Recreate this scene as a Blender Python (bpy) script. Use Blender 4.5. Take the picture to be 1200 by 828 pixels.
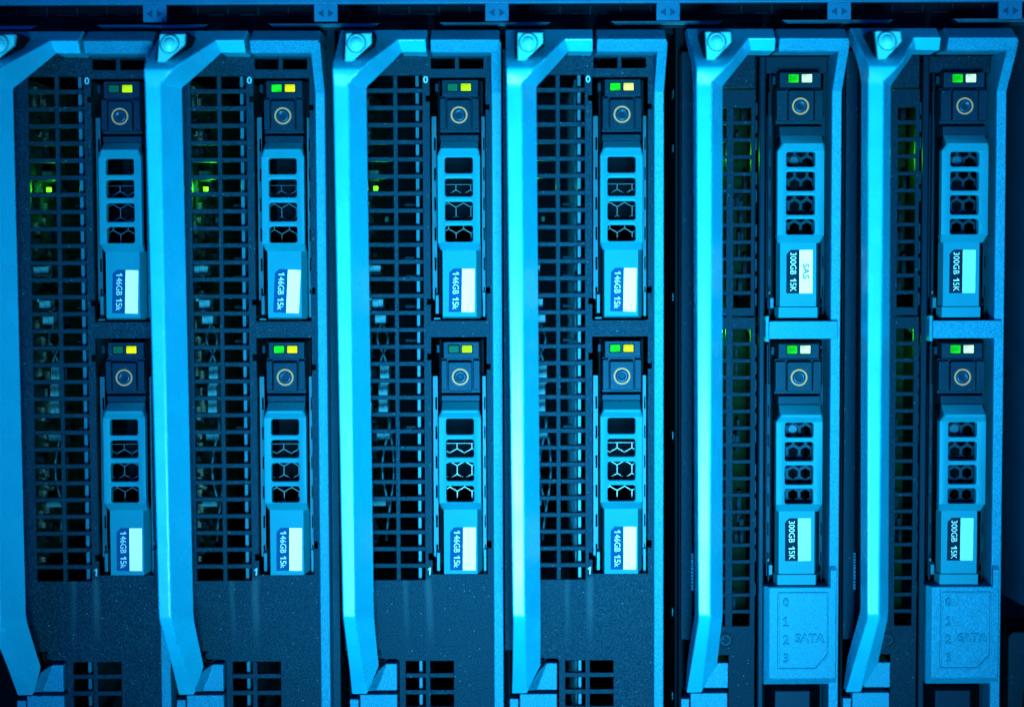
import bpy, bmesh, math, random
from mathutils import Vector, Matrix
from mathutils.geometry import tessellate_polygon

random.seed(7)
for o in list(bpy.data.objects):
    bpy.data.objects.remove(o)
scene = bpy.context.scene
COL = scene.collection

# ------------------------------------------------------------------ units
S = 0.00025            # one drawing unit is a quarter of a millimetre
D = 2000.0             # camera distance in drawing units
PITCH = 0.0538
ROLL = 0.0038

# ------------------------------------------------------------------ camera
cF = Vector((0, math.cos(PITCH), -math.sin(PITCH)))
cR0 = Vector((1, 0, 0))
cU0 = Vector((0, math.sin(PITCH), math.cos(PITCH)))
cR = cR0 * math.cos(ROLL) - cU0 * math.sin(ROLL)
cU = cU0 * math.cos(ROLL) + cR0 * math.sin(ROLL)
cP = -cF * D
cam = bpy.data.objects.new('camera', bpy.data.cameras.new('camera'))
COL.objects.link(cam)
m = Matrix((cR, cU, -cF)).transposed().to_4x4()
m.translation = cP * S
cam.matrix_world = m
cam.data.sensor_fit = 'HORIZONTAL'
cam.data.sensor_width = 36.0
cam.data.lens = 36.0 * D / 1200.0
cam.data.clip_start = 0.01
cam.data.clip_end = 20.0
cam.data.dof.use_dof = True
cam.data.dof.focus_distance = (D - 2) * S
cam.data.dof.aperture_fstop = 5.6
scene.camera = cam

# ------------------------------------------------------------------ world, lamps, exposure
world = bpy.data.worlds.new('World')
scene.world = world
world.use_nodes = True
wb = world.node_tree.nodes['Background']
wb.inputs['Color'].default_value = (0.0, 0.16, 0.5, 1)
wb.inputs['Strength'].default_value = 0.02


def area(name, loc, target, sx, sy, power, col, spread=180):
    l = bpy.data.lights.new(name, 'AREA')
    l.shape = 'RECTANGLE'
    l.size = sx
    l.size_y = sy
    l.energy = power
    l.color = col
    l.spread = math.radians(spread)
    o = bpy.data.objects.new(name, l)
    COL.objects.link(o)
    o.location = loc
    o.rotation_euler = (Vector(target) - Vector(loc)).to_track_quat('-Z', 'Y').to_euler()
    return o


area('cyan_lamp', (0.03, -0.56, -0.14), (0.02, 0, 0.02), 0.12, 0.10, 0.92, (0.20, 0.78, 1.0), 43)
area('blue_panel_lamp', (-0.28, -0.56, 0.03), (-0.03, 0, 0), 0.24, 0.34, 1.6, (0.003, 0.19, 1.0))
area('side_lamp', (0.40, -0.50, 0.04), (0.03, 0, 0), 0.14, 0.30, 1.3, (0.0, 0.20, 1.0))
area('low_lamp', (0.07, -0.50, -0.205), (0.05, 0, 0.07), 0.36, 0.035, 1.25, (0.42, 0.82, 1.0))
scene.view_settings.view_transform = 'Standard'
scene.view_settings.look = 'None'
scene.view_settings.exposure = 0.0
scene.view_settings.gamma = 1.0
scene.view_settings.use_curve_mapping = False


# ------------------------------------------------------------------ helpers
def U(px, py, d=0.0):
    """where the line of sight through a place of the photograph meets the upright plane d units in front of the faceplates"""
    v = cF * D + cR * (px - 600.0) - cU * (py - 414.0)
    k = (-d - cP.y) / v.y
    p = cP + v * k
    return p.x, p.z


ORG = [0.0, 0.0]       # the drawing origin of the thing being built


def A(px, py, d=0.0):
    x, z = U(px, py, d)
    return x - XA, z


def B(px, py, d=0.0):
    x, z = U(px, py, d)
    return x - XB, z


XA = U(653.8, 230)[0]
XB = U(653.8, 230)[0] + 206.5


def signed(loop):
    return sum(a[0] * b[1] - b[0] * a[1] for a, b in zip(loop, loop[1:] + loop[:1])) / 2


def offset(loop, w):
    out = []
    n = len(loop)
    for i in range(n):
        p, q, r = loop[i - 1], loop[i], loop[(i + 1) % n]
        e1 = Vector((q[0] - p[0], q[1] - p[1])).normalized()
        e2 = Vector((r[0] - q[0], r[1] - q[1])).normalized()
        n1 = Vector((-e1.y, e1.x))
        n2 = Vector((-e2.y, e2.x))
        b = n1 + n2
        k = w / max(0.3, (1 + n1.dot(n2)))
        out.append((q[0] + b.x * k, q[1] + b.y * k))
    return out


def rr(x0, z0, x1, z1, r=0.0, n=3):
    x0, x1 = min(x0, x1), max(x0, x1)
    z0, z1 = min(z0, z1), max(z0, z1)
    if r <= 0:
        return [(x0, z0), (x1, z0), (x1, z1), (x0, z1)]
    pts = []
    for cx, cz, a0 in ((x1 - r, z0 + r, -90), (x1 - r, z1 - r, 0), (x0 + r, z1 - r, 90), (x0 + r, z0 + r, 180)):
        for i in range(n + 1):
            a = math.radians(a0 + 90 * i / n)
            pts.append((cx + r * math.cos(a), cz + r * math.sin(a)))
    return pts


def circle(cx, cz, r, n=24):
    return [(cx + r * math.cos(2 * math.pi * i / n), cz + r * math.sin(2 * math.pi * i / n)) for i in range(n)]


def clip(poly, x0, z0, x1, z1):
    for ax, lim, sg in ((0, x0, 1), (0, x1, -1), (1, z0, 1), (1, z1, -1)):
        out = []
        for i in range(len(poly)):
            a, b = poly[i - 1], poly[i]
            ia, ib = (a[ax] - lim) * sg >= 0, (b[ax] - lim) * sg >= 0
            if ia != ib:
                t = (lim - a[ax]) / (b[ax] - a[ax])
                out.append((a[0] + (b[0] - a[0]) * t, a[1] + (b[1] - a[1]) * t))
            if ib:
                out.append(b)
        poly = out
        if not poly:
            return []
    return poly


class MB:
    """collects shapes; build() links them as one mesh object"""

    def __init__(self):
        self.v, self.f = [], []

    def raw(self, verts, faces):
        k = len(self.v)
        self.v += verts
        self.f += [tuple(i + k for i in f) for f in faces]
        return self

    def prism(self, loop, d0, d1, holes=(), bev=0.0, n=2):
        loops = [list(loop)] + [list(h) for h in holes]
        loops = [l if (signed(l) > 0) == (i == 0) else l[::-1] for i, l in enumerate(loops)]
        verts, faces = [], []
        rings = [(0.0, d0)]
        if bev > 0:
            for k in range(n + 1):
                a = math.pi / 2 * k / n
                rings.append((bev * (1 - math.cos(a)), d1 - bev * (1 - math.sin(a))))
        else:
            rings.append((0.0, d1))
        idx = []
        for ins, dd in rings:
            row = []
            for l in loops:
                p = offset(l, ins) if ins else l
                st = len(verts)
                verts += [(x, dd, z) for x, z in p]
                row.append(range(st, st + len(l)))
            idx.append(row)
        for r0, r1 in zip(idx, idx[1:]):
            for a, b in zip(r0, r1):
                m_ = len(a)
                for i in range(m_):
                    j = (i + 1) % m_
                    faces.append((a[i], a[j], b[j], b[i]))
        for row, flip in ((idx[-1], False), (idx[0], True)):
            flat = [i for r in row for i in r]
            for t in tessellate_polygon([[Vector((verts[i][0], verts[i][2], 0)) for i in r] for r in row]):
                tri = [flat[i] for i in t]
                (ax, _, az), (bx, _, bz), (cx, _, cz) = (verts[i] for i in tri)
                if ((bx - ax) * (cz - az) - (cx - ax) * (bz - az) < 0) != flip:
                    tri.reverse()
                faces.append(tuple(tri))
        return self.raw(verts, faces)

    def box(self, x0, x1, z0, z1, d0, d1, bev=0.0):
        return self.prism(rr(x0, z0, x1, z1), d0, d1, bev=bev)

    def frust(self, x0, x1, z0, z1, d0, d1, l=0, r=0, b=0, t=0):
        """box whose front face is drawn in by l, r, b, t"""
        x0, x1 = min(x0, x1), max(x0, x1)
        z0, z1 = min(z0, z1), max(z0, z1)
        v = [(x0, d0, z0), (x1, d0, z0), (x1, d0, z1), (x0, d0, z1),
             (x0 + l, d1, z0 + b), (x1 - r, d1, z0 + b), (x1 - r, d1, z1 - t), (x0 + l, d1, z1 - t)]
        return self.raw(v, [(4, 5, 6, 7), (3, 2, 1, 0), (0, 1, 5, 4), (1, 2, 6, 5), (2, 3, 7, 6), (3, 0, 4, 7)])

    def sweep(self, sections, closed=True):
        """skin a list of equal-length closed sections of (x, d, z)"""
        n = len(sections[0])
        v = [p for s in sections for p in s]
        f = []
        for k in range(len(sections) - 1):
            for i in range(n):
                j = (i + 1) % n
                f.append((k * n + i, k * n + j, (k + 1) * n + j, (k + 1) * n + i))
        if closed:
            f.append(tuple(range(n))[::-1])
            f.append(tuple(range((len(sections) - 1) * n, len(sections) * n)))
        return self.raw(v, f)

    def mesh(self, name, mat, weld=False, smooth=False):
        me = bpy.data.meshes.new(name)
        me.from_pydata([((x - ORG[0]) * S, -d * S, (z - ORG[1]) * S) for x, d, z in self.v], [], self.f)
        bm = bmesh.new()
        bm.from_mesh(me)
        if weld:
            bmesh.ops.remove_doubles(bm, verts=bm.verts, dist=0.02 * S)
        bmesh.ops.recalc_face_normals(bm, faces=bm.faces)
        if smooth:
            for f in bm.faces:
                f.smooth = True
        bm.to_mesh(me)
        bm.free()
        me.materials.append(mat)
        return me

    def build(self, name, mat, parent=None, bevel=0.0, seg=3, angle=24, weld=False, smooth=False):
        me = self.mesh(name, mat, weld or bevel > 0, smooth or bevel > 0)
        o = bpy.data.objects.new(name, me)
        COL.objects.link(o)
        o.parent = parent
        if bevel > 0:
            md = o.modifiers.new('bevel', 'BEVEL')
            md.width = bevel * S
            md.segments = seg
            md.limit_method = 'ANGLE'
            md.angle_limit = math.radians(angle)
            md.harden_normals = True
        return o


def text_mesh(name, body, mat, h, d, at, rot=0.0, extrude=0.15, bold=0.0, align='CENTER', parent=None, wide=1.0, length=None, bev=0.0):
    c = bpy.data.curves.new(name, 'FONT')
    c.body = body
    c.align_x = align
    c.align_y = 'CENTER'
    c.size = h / 0.72
    c.extrude = extrude
    c.offset = bold
    c.resolution_u = 3
    c.bevel_depth = bev
    c.bevel_resolution = 1
    t = bpy.data.objects.new(name, c)
    COL.objects.link(t)
    bpy.context.view_layer.update()
    me = bpy.data.meshes.new_from_object(t.evaluated_get(bpy.context.evaluated_depsgraph_get()))
    bpy.data.objects.remove(t)
    bpy.data.curves.remove(c)
    ca, sa = math.cos(rot), math.sin(rot)
    xs_ = [v.co.x for v in me.vertices]
    ys_ = [v.co.y for v in me.vertices]
    mx_, my_ = (min(xs_) + max(xs_)) / 2, (min(ys_) + max(ys_)) / 2
    ky = h / (max(ys_) - min(ys_))
    kx = length / (max(xs_) - min(xs_)) if length else ky * wide
    for v in me.vertices:
        x, y, e = (v.co.x - mx_) * kx, (v.co.y - my_) * ky, v.co.z
        X, Z = x * ca - y * sa + at[0], x * sa + y * ca + at[1]
        v.co = ((X - ORG[0]) * S, -(d + e) * S, (Z - ORG[1]) * S)
    # swapping axes keeps the handedness, so the faces still look outwards
    me.materials.clear()
    me.materials.append(mat)
    me.name = name
    o = bpy.data.objects.new(name, me)
    COL.objects.link(o)
    o.parent = parent
    return o


def glyphs(body):
    """the outline of a word as flat triangles, scaled to a unit box"""
    c = bpy.data.curves.new('letters', 'FONT')
    c.body = body
    c.resolution_u = 3
    c.offset = 0.0
    t = bpy.data.objects.new('letters', c)
    COL.objects.link(t)
    bpy.context.view_layer.update()
    me = bpy.data.meshes.new_from_object(t.evaluated_get(bpy.context.evaluated_depsgraph_get()))
    bpy.data.objects.remove(t)
    bpy.data.curves.remove(c)
    xs = [v.co.x for v in me.vertices]
    ys = [v.co.y for v in me.vertices]
    v = [((q.co.x - min(xs)) / (max(xs) - min(xs)), (q.co.y - min(ys)) / (max(ys) - min(ys))) for q in me.vertices]
    f = [tuple(p.vertices) for p in me.polygons]
    bpy.data.meshes.remove(me)
    return v, f


ONE = [(0.42, 0), (0.72, 0), (0.72, 1), (0.46, 1), (0.05, 0.76), (0.05, 0.58), (0.42, 0.74)]


def print_line(name, pieces, m_, at, d, parent):
    """one printed line running down the label: pieces are (text, start, end, height)"""
    total = max(p_[2] for p_ in pieces)
    q = MB()
    for body, a, b, h in pieces:
        if body == '1':
            q.prism([(at[0] - 3.7 + y * h, at[1] + total / 2 - (a + (b - a) * x)) for x, y in ONE], d, d + 0.15)
        else:
            v, f = glyphs(body)
            q.raw([(at[0] - 3.7 + y * h, d + 0.15, at[1] + total / 2 - (a + (b - a) * x)) for x, y in v], f)
    me = q.mesh(name, m_)
    bm = bmesh.new()
    bm.from_mesh(me)
    for f in bm.faces:
        if abs(f.normal.y) > 0.9 and f.normal.y > 0 and all(v.co.y < -(d + 0.1) * S for v in f.verts):
            f.normal_flip()
    bm.to_mesh(me)
    bm.free()
    o = bpy.data.objects.new(name, me)
    COL.objects.link(o)
    o.parent = parent
    return o


def thing(name, label, cat, x, z, group=None):
    o = bpy.data.objects.new(name, None)
    COL.objects.link(o)
    o.location = (x * S, 0, z * S)
    o.empty_display_size = 0.01
    tag(o, label, cat, group)
    return o


def tag(o, label=None, cat=None, group=None):
    if label:
        o['label'] = label
    if cat:
        o['category'] = cat
    if group:
        o['group'] = group


KIDS = {}


def copy_tree(o, parent=None):
    c = o.copy()
    COL.objects.link(c)
    c.parent = parent
    for ch in o.children:
        copy_tree(ch, c)
    return c


def kids(o, name):
    return [c for c in o.children if c.name.split('.')[0] == name]


def set_mat(o, mat):
    o.material_slots[0].link = 'OBJECT'
    o.material_slots[0].material = mat


# ------------------------------------------------------------------ materials
def mat(name, col, rough=0.45, grain=0.0, grain_scale=5000.0, vary=0.0, dust=0.0, metal=0.0, spec=0.5, streak=False, coat=0.0, tint=(1, 1, 1)):
    M = bpy.data.materials.new(name)
    M.use_nodes = True
    nt = M.node_tree
    b = nt.nodes['Principled BSDF']
    b.inputs['Roughness'].default_value = rough
    b.inputs['Metallic'].default_value = metal
    b.inputs['Specular IOR Level'].default_value = spec
    b.inputs['Specular Tint'].default_value = (*tint, 1)
    b.inputs['Coat Weight'].default_value = coat
    b.inputs['Base Color'].default_value = (*col, 1)
    tc = nt.nodes.new('ShaderNodeTexCoord')
    link = nt.links.new
    oi = nt.nodes.new('ShaderNodeObjectInfo')
    shift = nt.nodes.new('ShaderNodeVectorMath')
    shift.operation = 'ADD'
    link(tc.outputs['Object'], shift.inputs[0])
    link(oi.outputs['Random'], shift.inputs[1])

    def noise(scale, detail=2.0):
        n = nt.nodes.new('ShaderNodeTexNoise')
        n.inputs['Scale'].default_value = scale
        n.inputs['Detail'].default_value = detail
        link(shift.outputs[0], n.inputs['Vector'])
        return n

    colour = None
    if vary > 0:
        n = noise(120.0, 5.0)
        r = nt.nodes.new('ShaderNodeMapRange')
        r.inputs['From Min'].default_value = 0.3
        r.inputs['From Max'].default_value = 0.7
        r.inputs['To Min'].default_value = 1 - vary
        r.inputs['To Max'].default_value = 1 + vary
        link(n.outputs['Fac'], r.inputs['Value'])
        val = r.outputs['Result']
        if grain > 0:
            gn = noise(grain_scale, 1.0)
            gr = nt.nodes.new('ShaderNodeMapRange')
            gr.inputs['From Min'].default_value = 0.3
            gr.inputs['From Max'].default_value = 0.7
            gr.inputs['To Min'].default_value = 1 - grain * 0.8
            gr.inputs['To Max'].default_value = 1 + grain * 0.8
            link(gn.outputs['Fac'], gr.inputs['Value'])
            gm = nt.nodes.new('ShaderNodeMath')
            gm.operation = 'MULTIPLY'
            link(val, gm.inputs[0])
            link(gr.outputs['Result'], gm.inputs[1])
            val = gm.outputs[0]
        mul = nt.nodes.new('ShaderNodeMix')
        mul.data_type = 'RGBA'
        mul.blend_type = 'MULTIPLY'
        mul.inputs['Factor'].default_value = 1
        mul.inputs[6].default_value = (*col, 1)
        cr = nt.nodes.new('ShaderNodeCombineColor')
        for k in range(3):
            link(val, cr.inputs[k])
        link(cr.outputs['Color'], mul.inputs[7])
        colour = mul.outputs[2]
        rr_ = nt.nodes.new('ShaderNodeMapRange')
        rr_.inputs['To Min'].default_value = rough - 0.08
        rr_.inputs['To Max'].default_value = rough + 0.08
        link(n.outputs['Fac'], rr_.inputs['Value'])
        link(rr_.outputs['Result'], b.inputs['Roughness'])
    if dust > 0:
        n = nt.nodes.new('ShaderNodeTexVoronoi')
        n.inputs['Scale'].default_value = 700.0
        link(shift.outputs[0], n.inputs['Vector'])
        big = noise(60.0, 3.0)
        r = nt.nodes.new('ShaderNodeMapRange')
        r.inputs['From Min'].default_value = 0.16
        r.inputs['From Max'].default_value = 0.10
        link(n.outputs['Distance'], r.inputs['Value'])
        sel = nt.nodes.new('ShaderNodeMath')
        sel.operation = 'GREATER_THAN'
        sel.inputs[1].default_value = 0.80
        sc = nt.nodes.new('ShaderNodeSeparateColor')
        link(n.outputs['Color'], sc.inputs['Color'])
        link(sc.outputs[0], sel.inputs[0])
        g = noise(grain_scale, 1.0)
        g2 = nt.nodes.new('ShaderNodeMapRange')
        g2.inputs['From Min'].default_value = 0.52
        g2.inputs['From Max'].default_value = 0.75
        g2.inputs['To Max'].default_value = 0.45
        link(g.outputs['Fac'], g2.inputs['Value'])
        mm = nt.nodes.new('ShaderNodeMath')
        mm.operation = 'MULTIPLY'
        mm.use_clamp = False
        link(r.outputs['Result'], mm.inputs[0])
        link(sel.outputs[0], mm.inputs[1])
        ad = nt.nodes.new('ShaderNodeMath')
        ad.operation = 'MAXIMUM'
        ad.inputs[0].default_value = 0.0
        link(g2.outputs['Result'], ad.inputs[1])
        m3 = nt.nodes.new('ShaderNodeMath')
        m3.operation = 'MULTIPLY'
        link(ad.outputs[0], m3.inputs[0])
        bm_ = nt.nodes.new('ShaderNodeMapRange')
        bm_.inputs['From Min'].default_value = 0.3
        bm_.inputs['From Max'].default_value = 0.7
        bm_.inputs['To Min'].default_value = dust * 0.3
        bm_.inputs['To Max'].default_value = dust
        link(big.outputs['Fac'], bm_.inputs['Value'])
        link(bm_.outputs['Result'], m3.inputs[1])
        sk = nt.nodes.new('ShaderNodeMath')
        sk.operation = 'MULTIPLY_ADD'
        link(mm.outputs[0], sk.inputs[0])
        sk.inputs[1].default_value = min(0.55, dust * 2.2)
        link(m3.outputs[0], sk.inputs[2])
        fac = sk.outputs[0]
        if streak:
            # dusty runs trailing down the lower plate
            sp = nt.nodes.new('ShaderNodeSeparateXYZ')
            link(tc.outputs['Object'], sp.inputs[0])
            w = noise(25.0, 2.0)
            for cx, wd, k in ((9.0, 5.0, 0.055), (36.0, 7.0, 0.085)):
                wob = nt.nodes.new('ShaderNodeMath')
                wob.operation = 'MULTIPLY_ADD'
                link(w.outputs['Fac'], wob.inputs[0])
                wob.inputs[1].default_value = 14 * S
                link(sp.outputs[0], wob.inputs[2])
                dx = nt.nodes.new('ShaderNodeMath')
                dx.operation = 'SUBTRACT'
                link(wob.outputs[0], dx.inputs[0])
                dx.inputs[1].default_value = (cx + 7) * S
                ab = nt.nodes.new('ShaderNodeMath')
                ab.operation = 'ABSOLUTE'
                link(dx.outputs[0], ab.inputs[0])
                f1 = nt.nodes.new('ShaderNodeMapRange')
                f1.interpolation_type = 'SMOOTHSTEP'
                f1.inputs['From Min'].default_value = wd * S
                f1.inputs['From Max'].default_value = 0.4 * S
                f1.inputs['To Max'].default_value = k
                link(ab.outputs[0], f1.inputs['Value'])
                f2 = nt.nodes.new('ShaderNodeMapRange')
                f2.interpolation_type = 'SMOOTHSTEP'
                f2.inputs['From Min'].default_value = -365 * S
                f2.inputs['From Max'].default_value = -285 * S
                link(sp.outputs[2], f2.inputs['Value'])
                f2b = nt.nodes.new('ShaderNodeMapRange')
                f2b.inputs['From Min'].default_value = -262 * S
                f2b.inputs['From Max'].default_value = -268 * S
                link(sp.outputs[2], f2b.inputs['Value'])
                f3 = nt.nodes.new('ShaderNodeMath')
                f3.operation = 'MULTIPLY'
                link(f1.outputs['Result'], f3.inputs[0])
                link(f2.outputs['Result'], f3.inputs[1])
                f4 = nt.nodes.new('ShaderNodeMath')
                f4.operation = 'MULTIPLY'
                link(f3.outputs[0], f4.inputs[0])
                link(f2b.outputs['Result'], f4.inputs[1])
                mx = nt.nodes.new('ShaderNodeMath')
                mx.operation = 'MAXIMUM'
                link(fac, mx.inputs[0])
                link(f4.outputs[0], mx.inputs[1])
                fac = mx.outputs[0]
        mix = nt.nodes.new('ShaderNodeMix')
        mix.data_type = 'RGBA'
        link(fac, mix.inputs['Factor'])
        if colour is not None:
            link(colour, mix.inputs[6])
        else:
            mix.inputs[6].default_value = (*col, 1)
        mix.inputs[7].default_value = (0.10, 0.36, 0.44, 1)
        colour = mix.outputs[2]
    if colour is not None:
        link(colour, b.inputs['Base Color'])
    if grain > 0:
        n = noise(grain_scale, 2.0)
        bp = nt.nodes.new('ShaderNodeBump')
        bp.inputs['Strength'].default_value = grain
        bp.inputs['Distance'].default_value = 0.00015
        link(n.outputs['Fac'], bp.inputs['Height'])
        link(bp.outputs['Normal'], b.inputs['Normal'])
    return M


def glow(name, col, strength):
    M = mat(name, (col[0] * 0.05, col[1] * 0.05, col[2] * 0.05), 0.5, spec=0.03)
    nt = M.node_tree
    b = nt.nodes['Principled BSDF']
    b.inputs['Emission Color'].default_value = (*col, 1)
    strength *= 1.2
    tc = nt.nodes.new('ShaderNodeTexCoord')
    n = nt.nodes.new('ShaderNodeTexNoise')
    n.inputs['Scale'].default_value = 420.0
    n.inputs['Detail'].default_value = 1.0
    r = nt.nodes.new('ShaderNodeMapRange')
    r.inputs['From Min'].default_value = 0.35
    r.inputs['From Max'].default_value = 0.65
    r.inputs['To Min'].default_value = strength * 0.6
    r.inputs['To Max'].default_value = strength * 1.25
    nt.links.new(tc.outputs['Object'], n.inputs['Vector'])
    nt.links.new(n.outputs['Fac'], r.inputs['Value'])
    nt.links.new(r.outputs['Result'], b.inputs['Emission Strength'])
    return M


BLUE_SHEEN = (0.06, 0.5, 1.0)
HANDLE = mat('satin_grey_plastic', (0.002, 0.28, 0.46), 0.27, 0.10, 4200, vary=0.05, tint=(0.5, 0.9, 1.0))
BUTTON = mat('light_button_plastic', (0.03, 0.48, 0.58), 0.28, 0.05, 4200, vary=0.04)
BEZEL = mat('moulded_grey_plastic', (0.001, 0.125, 0.225), 0.48, 0.5, 3000, vary=0.07, tint=(0.08, 0.65, 1.0))
LEVER = mat('lever_grey_plastic', (0.001, 0.130, 0.205), 0.50, 0.06, 3300, vary=0.06, spec=0.35, tint=(0.08, 0.65, 1.0))
CHASSIS = mat('chassis_blue_paint', (0.002, 0.065, 0.135), 0.5, 0.2, 3300, vary=0.15, tint=BLUE_SHEEN)
POST = mat('dark_blue_paint', (0.001, 0.010, 0.025), 0.5, 0.15, 3300, vary=0.1, tint=BLUE_SHEEN)
PLATE = mat('black_textured_plate', (0.001, 0.0105, 0.0195), 0.46, 0.9, 2900, vary=0.20, dust=0.12, streak=True, spec=0.19, tint=BLUE_SHEEN)
PLATE_B = mat('black_textured_metal', (0.0008, 0.006, 0.0125), 0.5, 0.7, 2900, vary=0.15, dust=0.09, spec=0.14, tint=BLUE_SHEEN)
BLACK = mat('matt_black_plastic', (0.001, 0.0022, 0.004), 0.7, spec=0.12, tint=BLUE_SHEEN)
CARRIER = mat('dark_carrier_plastic', (0.001, 0.012, 0.023), 0.36, 0.3, 3300, vary=0.12, dust=0.05, spec=0.15, tint=BLUE_SHEEN)
RIB = mat('black_rib_plastic', (0.0008, 0.005, 0.011), 0.4, vary=0.1, spec=0.18, tint=BLUE_SHEEN)
STEEL = mat('dull_steel', (0.005, 0.048, 0.072), 0.42, 0.05, 3000, vary=0.3, metal=0.2, tint=BLUE_SHEEN)
RIM_STEEL = mat('bright_steel_edge', (0.004, 0.070, 0.105), 0.4, 0.0, vary=0.3, metal=0.1, tint=BLUE_SHEEN)
MESH = mat('thin_steel_mesh', (0.003, 0.030, 0.048), 0.35, 0.0, metal=0.2, vary=0.3, tint=(0.5, 0.9, 1))
MESH_B = mat('dark_steel_mesh', (0.0012, 0.016, 0.027), 0.4, 0.0, spec=0.2, tint=BLUE_SHEEN)
RING = mat('tan_ring_print', (0.36, 0.15, 0.065), 0.5, spec=0.2)
LABEL_W = mat('white_label_paper', (0.72, 0.74, 0.66), 0.5, vary=0.03)
LABEL_D = mat('navy_label_print', (0.001, 0.042, 0.135), 0.55, spec=0.08, tint=BLUE_SHEEN)
LABEL_T = mat('worn_tinted_label_paper', (0.12, 0.46, 0.50), 0.5, vary=0.06)
LABEL_K = mat('black_label_print', (0.001, 0.010, 0.022), 0.55, spec=0.08, tint=BLUE_SHEEN)
INK_W = mat('pale_ink', (0.26, 0.52, 0.56), 0.5)
INK_M = mat('faint_ink', (0.05, 0.30, 0.40), 0.5)
INK_D = mat('dark_ink', (0.004, 0.05, 0.08), 0.5)
ARROW = mat('dark_arrow_print', (0.001, 0.02, 0.045), 0.5, tint=BLUE_SHEEN)
PCB = mat('green_circuit_board', (0.003, 0.030, 0.020), 0.4, 0.2, 2500, vary=0.3, spec=0.2, tint=BLUE_SHEEN)
PCB_B = mat('deep_green_board', (0.0003, 0.008, 0.0004), 0.6, 0.1, 2500, vary=0.3, spec=0.05, tint=BLUE_SHEEN)
CHIP = mat('dark_chip', (0.001, 0.005, 0.007), 0.45, spec=0.1, tint=BLUE_SHEEN)
SOCKET = mat('pale_socket_plastic', (0.02, 0.14, 0.19), 0.5, spec=0.2, tint=BLUE_SHEEN)
DIMPLE = mat('glossy_button_dimple', (0.002, 0.024, 0.048), 0.3, spec=0.4, tint=BLUE_SHEEN)
PIN = mat('metal_pins', (0.04, 0.10, 0.10), 0.35, metal=0.4)
OFF = mat('unlit_lens', (0.003, 0.07, 0.035), 0.4, spec=0.05, tint=BLUE_SHEEN)
GREEN = glow('green_light', (0.005, 0.72, 0.02), 1.0)
YELLOW = glow('yellow_light', (0.72, 0.86, 0.005), 1.0)
LIME = glow('lime_light', (0.42, 0.86, 0.005), 1.0)
PALE = glow('pale_yellow_light', (0.80, 0.95, 0.25), 1.0)
WHITE = glow('white_green_light', (0.52, 1.0, 0.66), 1.0)
HOT = glow('bright_green_led', (0.10, 1.0, 0.01), 4.0)
HOT_B = glow('deep_green_led', (0.02, 1.0, 0.01), 12.0)


# ------------------------------------------------------------------ the chassis round the blades
ORG[:] = [0, 0]
chassis = thing('server_chassis', 'dark rack chassis around the six blades with pale arrow tabs along its top edge', 'server chassis', 0, 0)
p = MB()
zt = U(600, 3.5, 20)[1]
p.box(-1100, 1100, zt, zt + 90, 8, 16, bev=1.2)
p.build('top_rail', CHASSIS, chassis)
p = MB()
p.box(-1100, 1100, U(600, 33, 0)[1], zt + 60, -420, -60)
p.build('recess_wall', BLACK, chassis)
p = MB()
for i in range(-8, 46):
    x = -720 + i * 36.0
    z = U(600, 13, -50)[1]
    p.box(x, x + 19, z - 3, z - 1.6, -60, -56)
    p.box(x + 22, x + 24, z - 4, z + 7, -60, -57)
p.build('recess_slots', CARRIER, chassis)
p = MB()
p.box(-1100, 1100, -900, 600, -640, -600)
p.build('back_wall', BLACK, chassis)
for k in range(-1, 8):
    x0 = U(181.2 + 200.6 * k - 4, 28, -6)[0]
    z0 = U(600, 30.6 + 2.0 - k * 0.7, -6)[1]
    q = MB()
    q.prism([(x0 - 57, z0), (x0 + 61, z0), (x0 + 67, z0 + 4.6), (x0 - 63, z0 + 4.6)], -30, -2, bev=0.8)
    q.build('shelf_lip', STEEL, chassis)
for k in range(6):
    px = 181.2 + 200.6 * k
    py = 15.5 - k * 0.72
    x, z = U(px, py, 14)
    q = MB()
    q.frust(x - 13.6, x + 13.6, z - 10.5, z + 12, 9, 14, b=0.5)
    t = q.build('arrow_tab', CHASSIS, chassis, bevel=0.8)
    for s in (-1, 1):
        q = MB()
        q.prism([(x + s * 9.3, z - 1), (x + s * 2.6, z + 3.6), (x + s * 2.6, z - 5.6)], 13.9, 14.3)
        q.build('arrow', ARROW, t)
# dark strips that stand between the pairs of blades
for px, ticks in ((391, True), (796, False)):
    x = U(px, 414, -30)[0]
    q = MB()
    q.box(x - 5.0, x + 5.0, -470, 384, -200, -30, bev=0.8)
    q.build('divider', CARRIER if ticks else BLACK, chassis)
    if ticks:
        q = MB()
        for i in range(43):
            q.box(x - 10.5, x - 6.5, -466 + i * 20, -466 + i * 20 + 12, -60, -34)
        q.build('contact_strip', RIB, chassis)
    else:
        q = MB()
        for zz in (300, 236, 60, -105, -318, -420):
            q.box(x - 7.5, x - 6.9, zz, zz + 9, -60, -34)
        q.build('contact_strip', STEEL, chassis)

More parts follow.
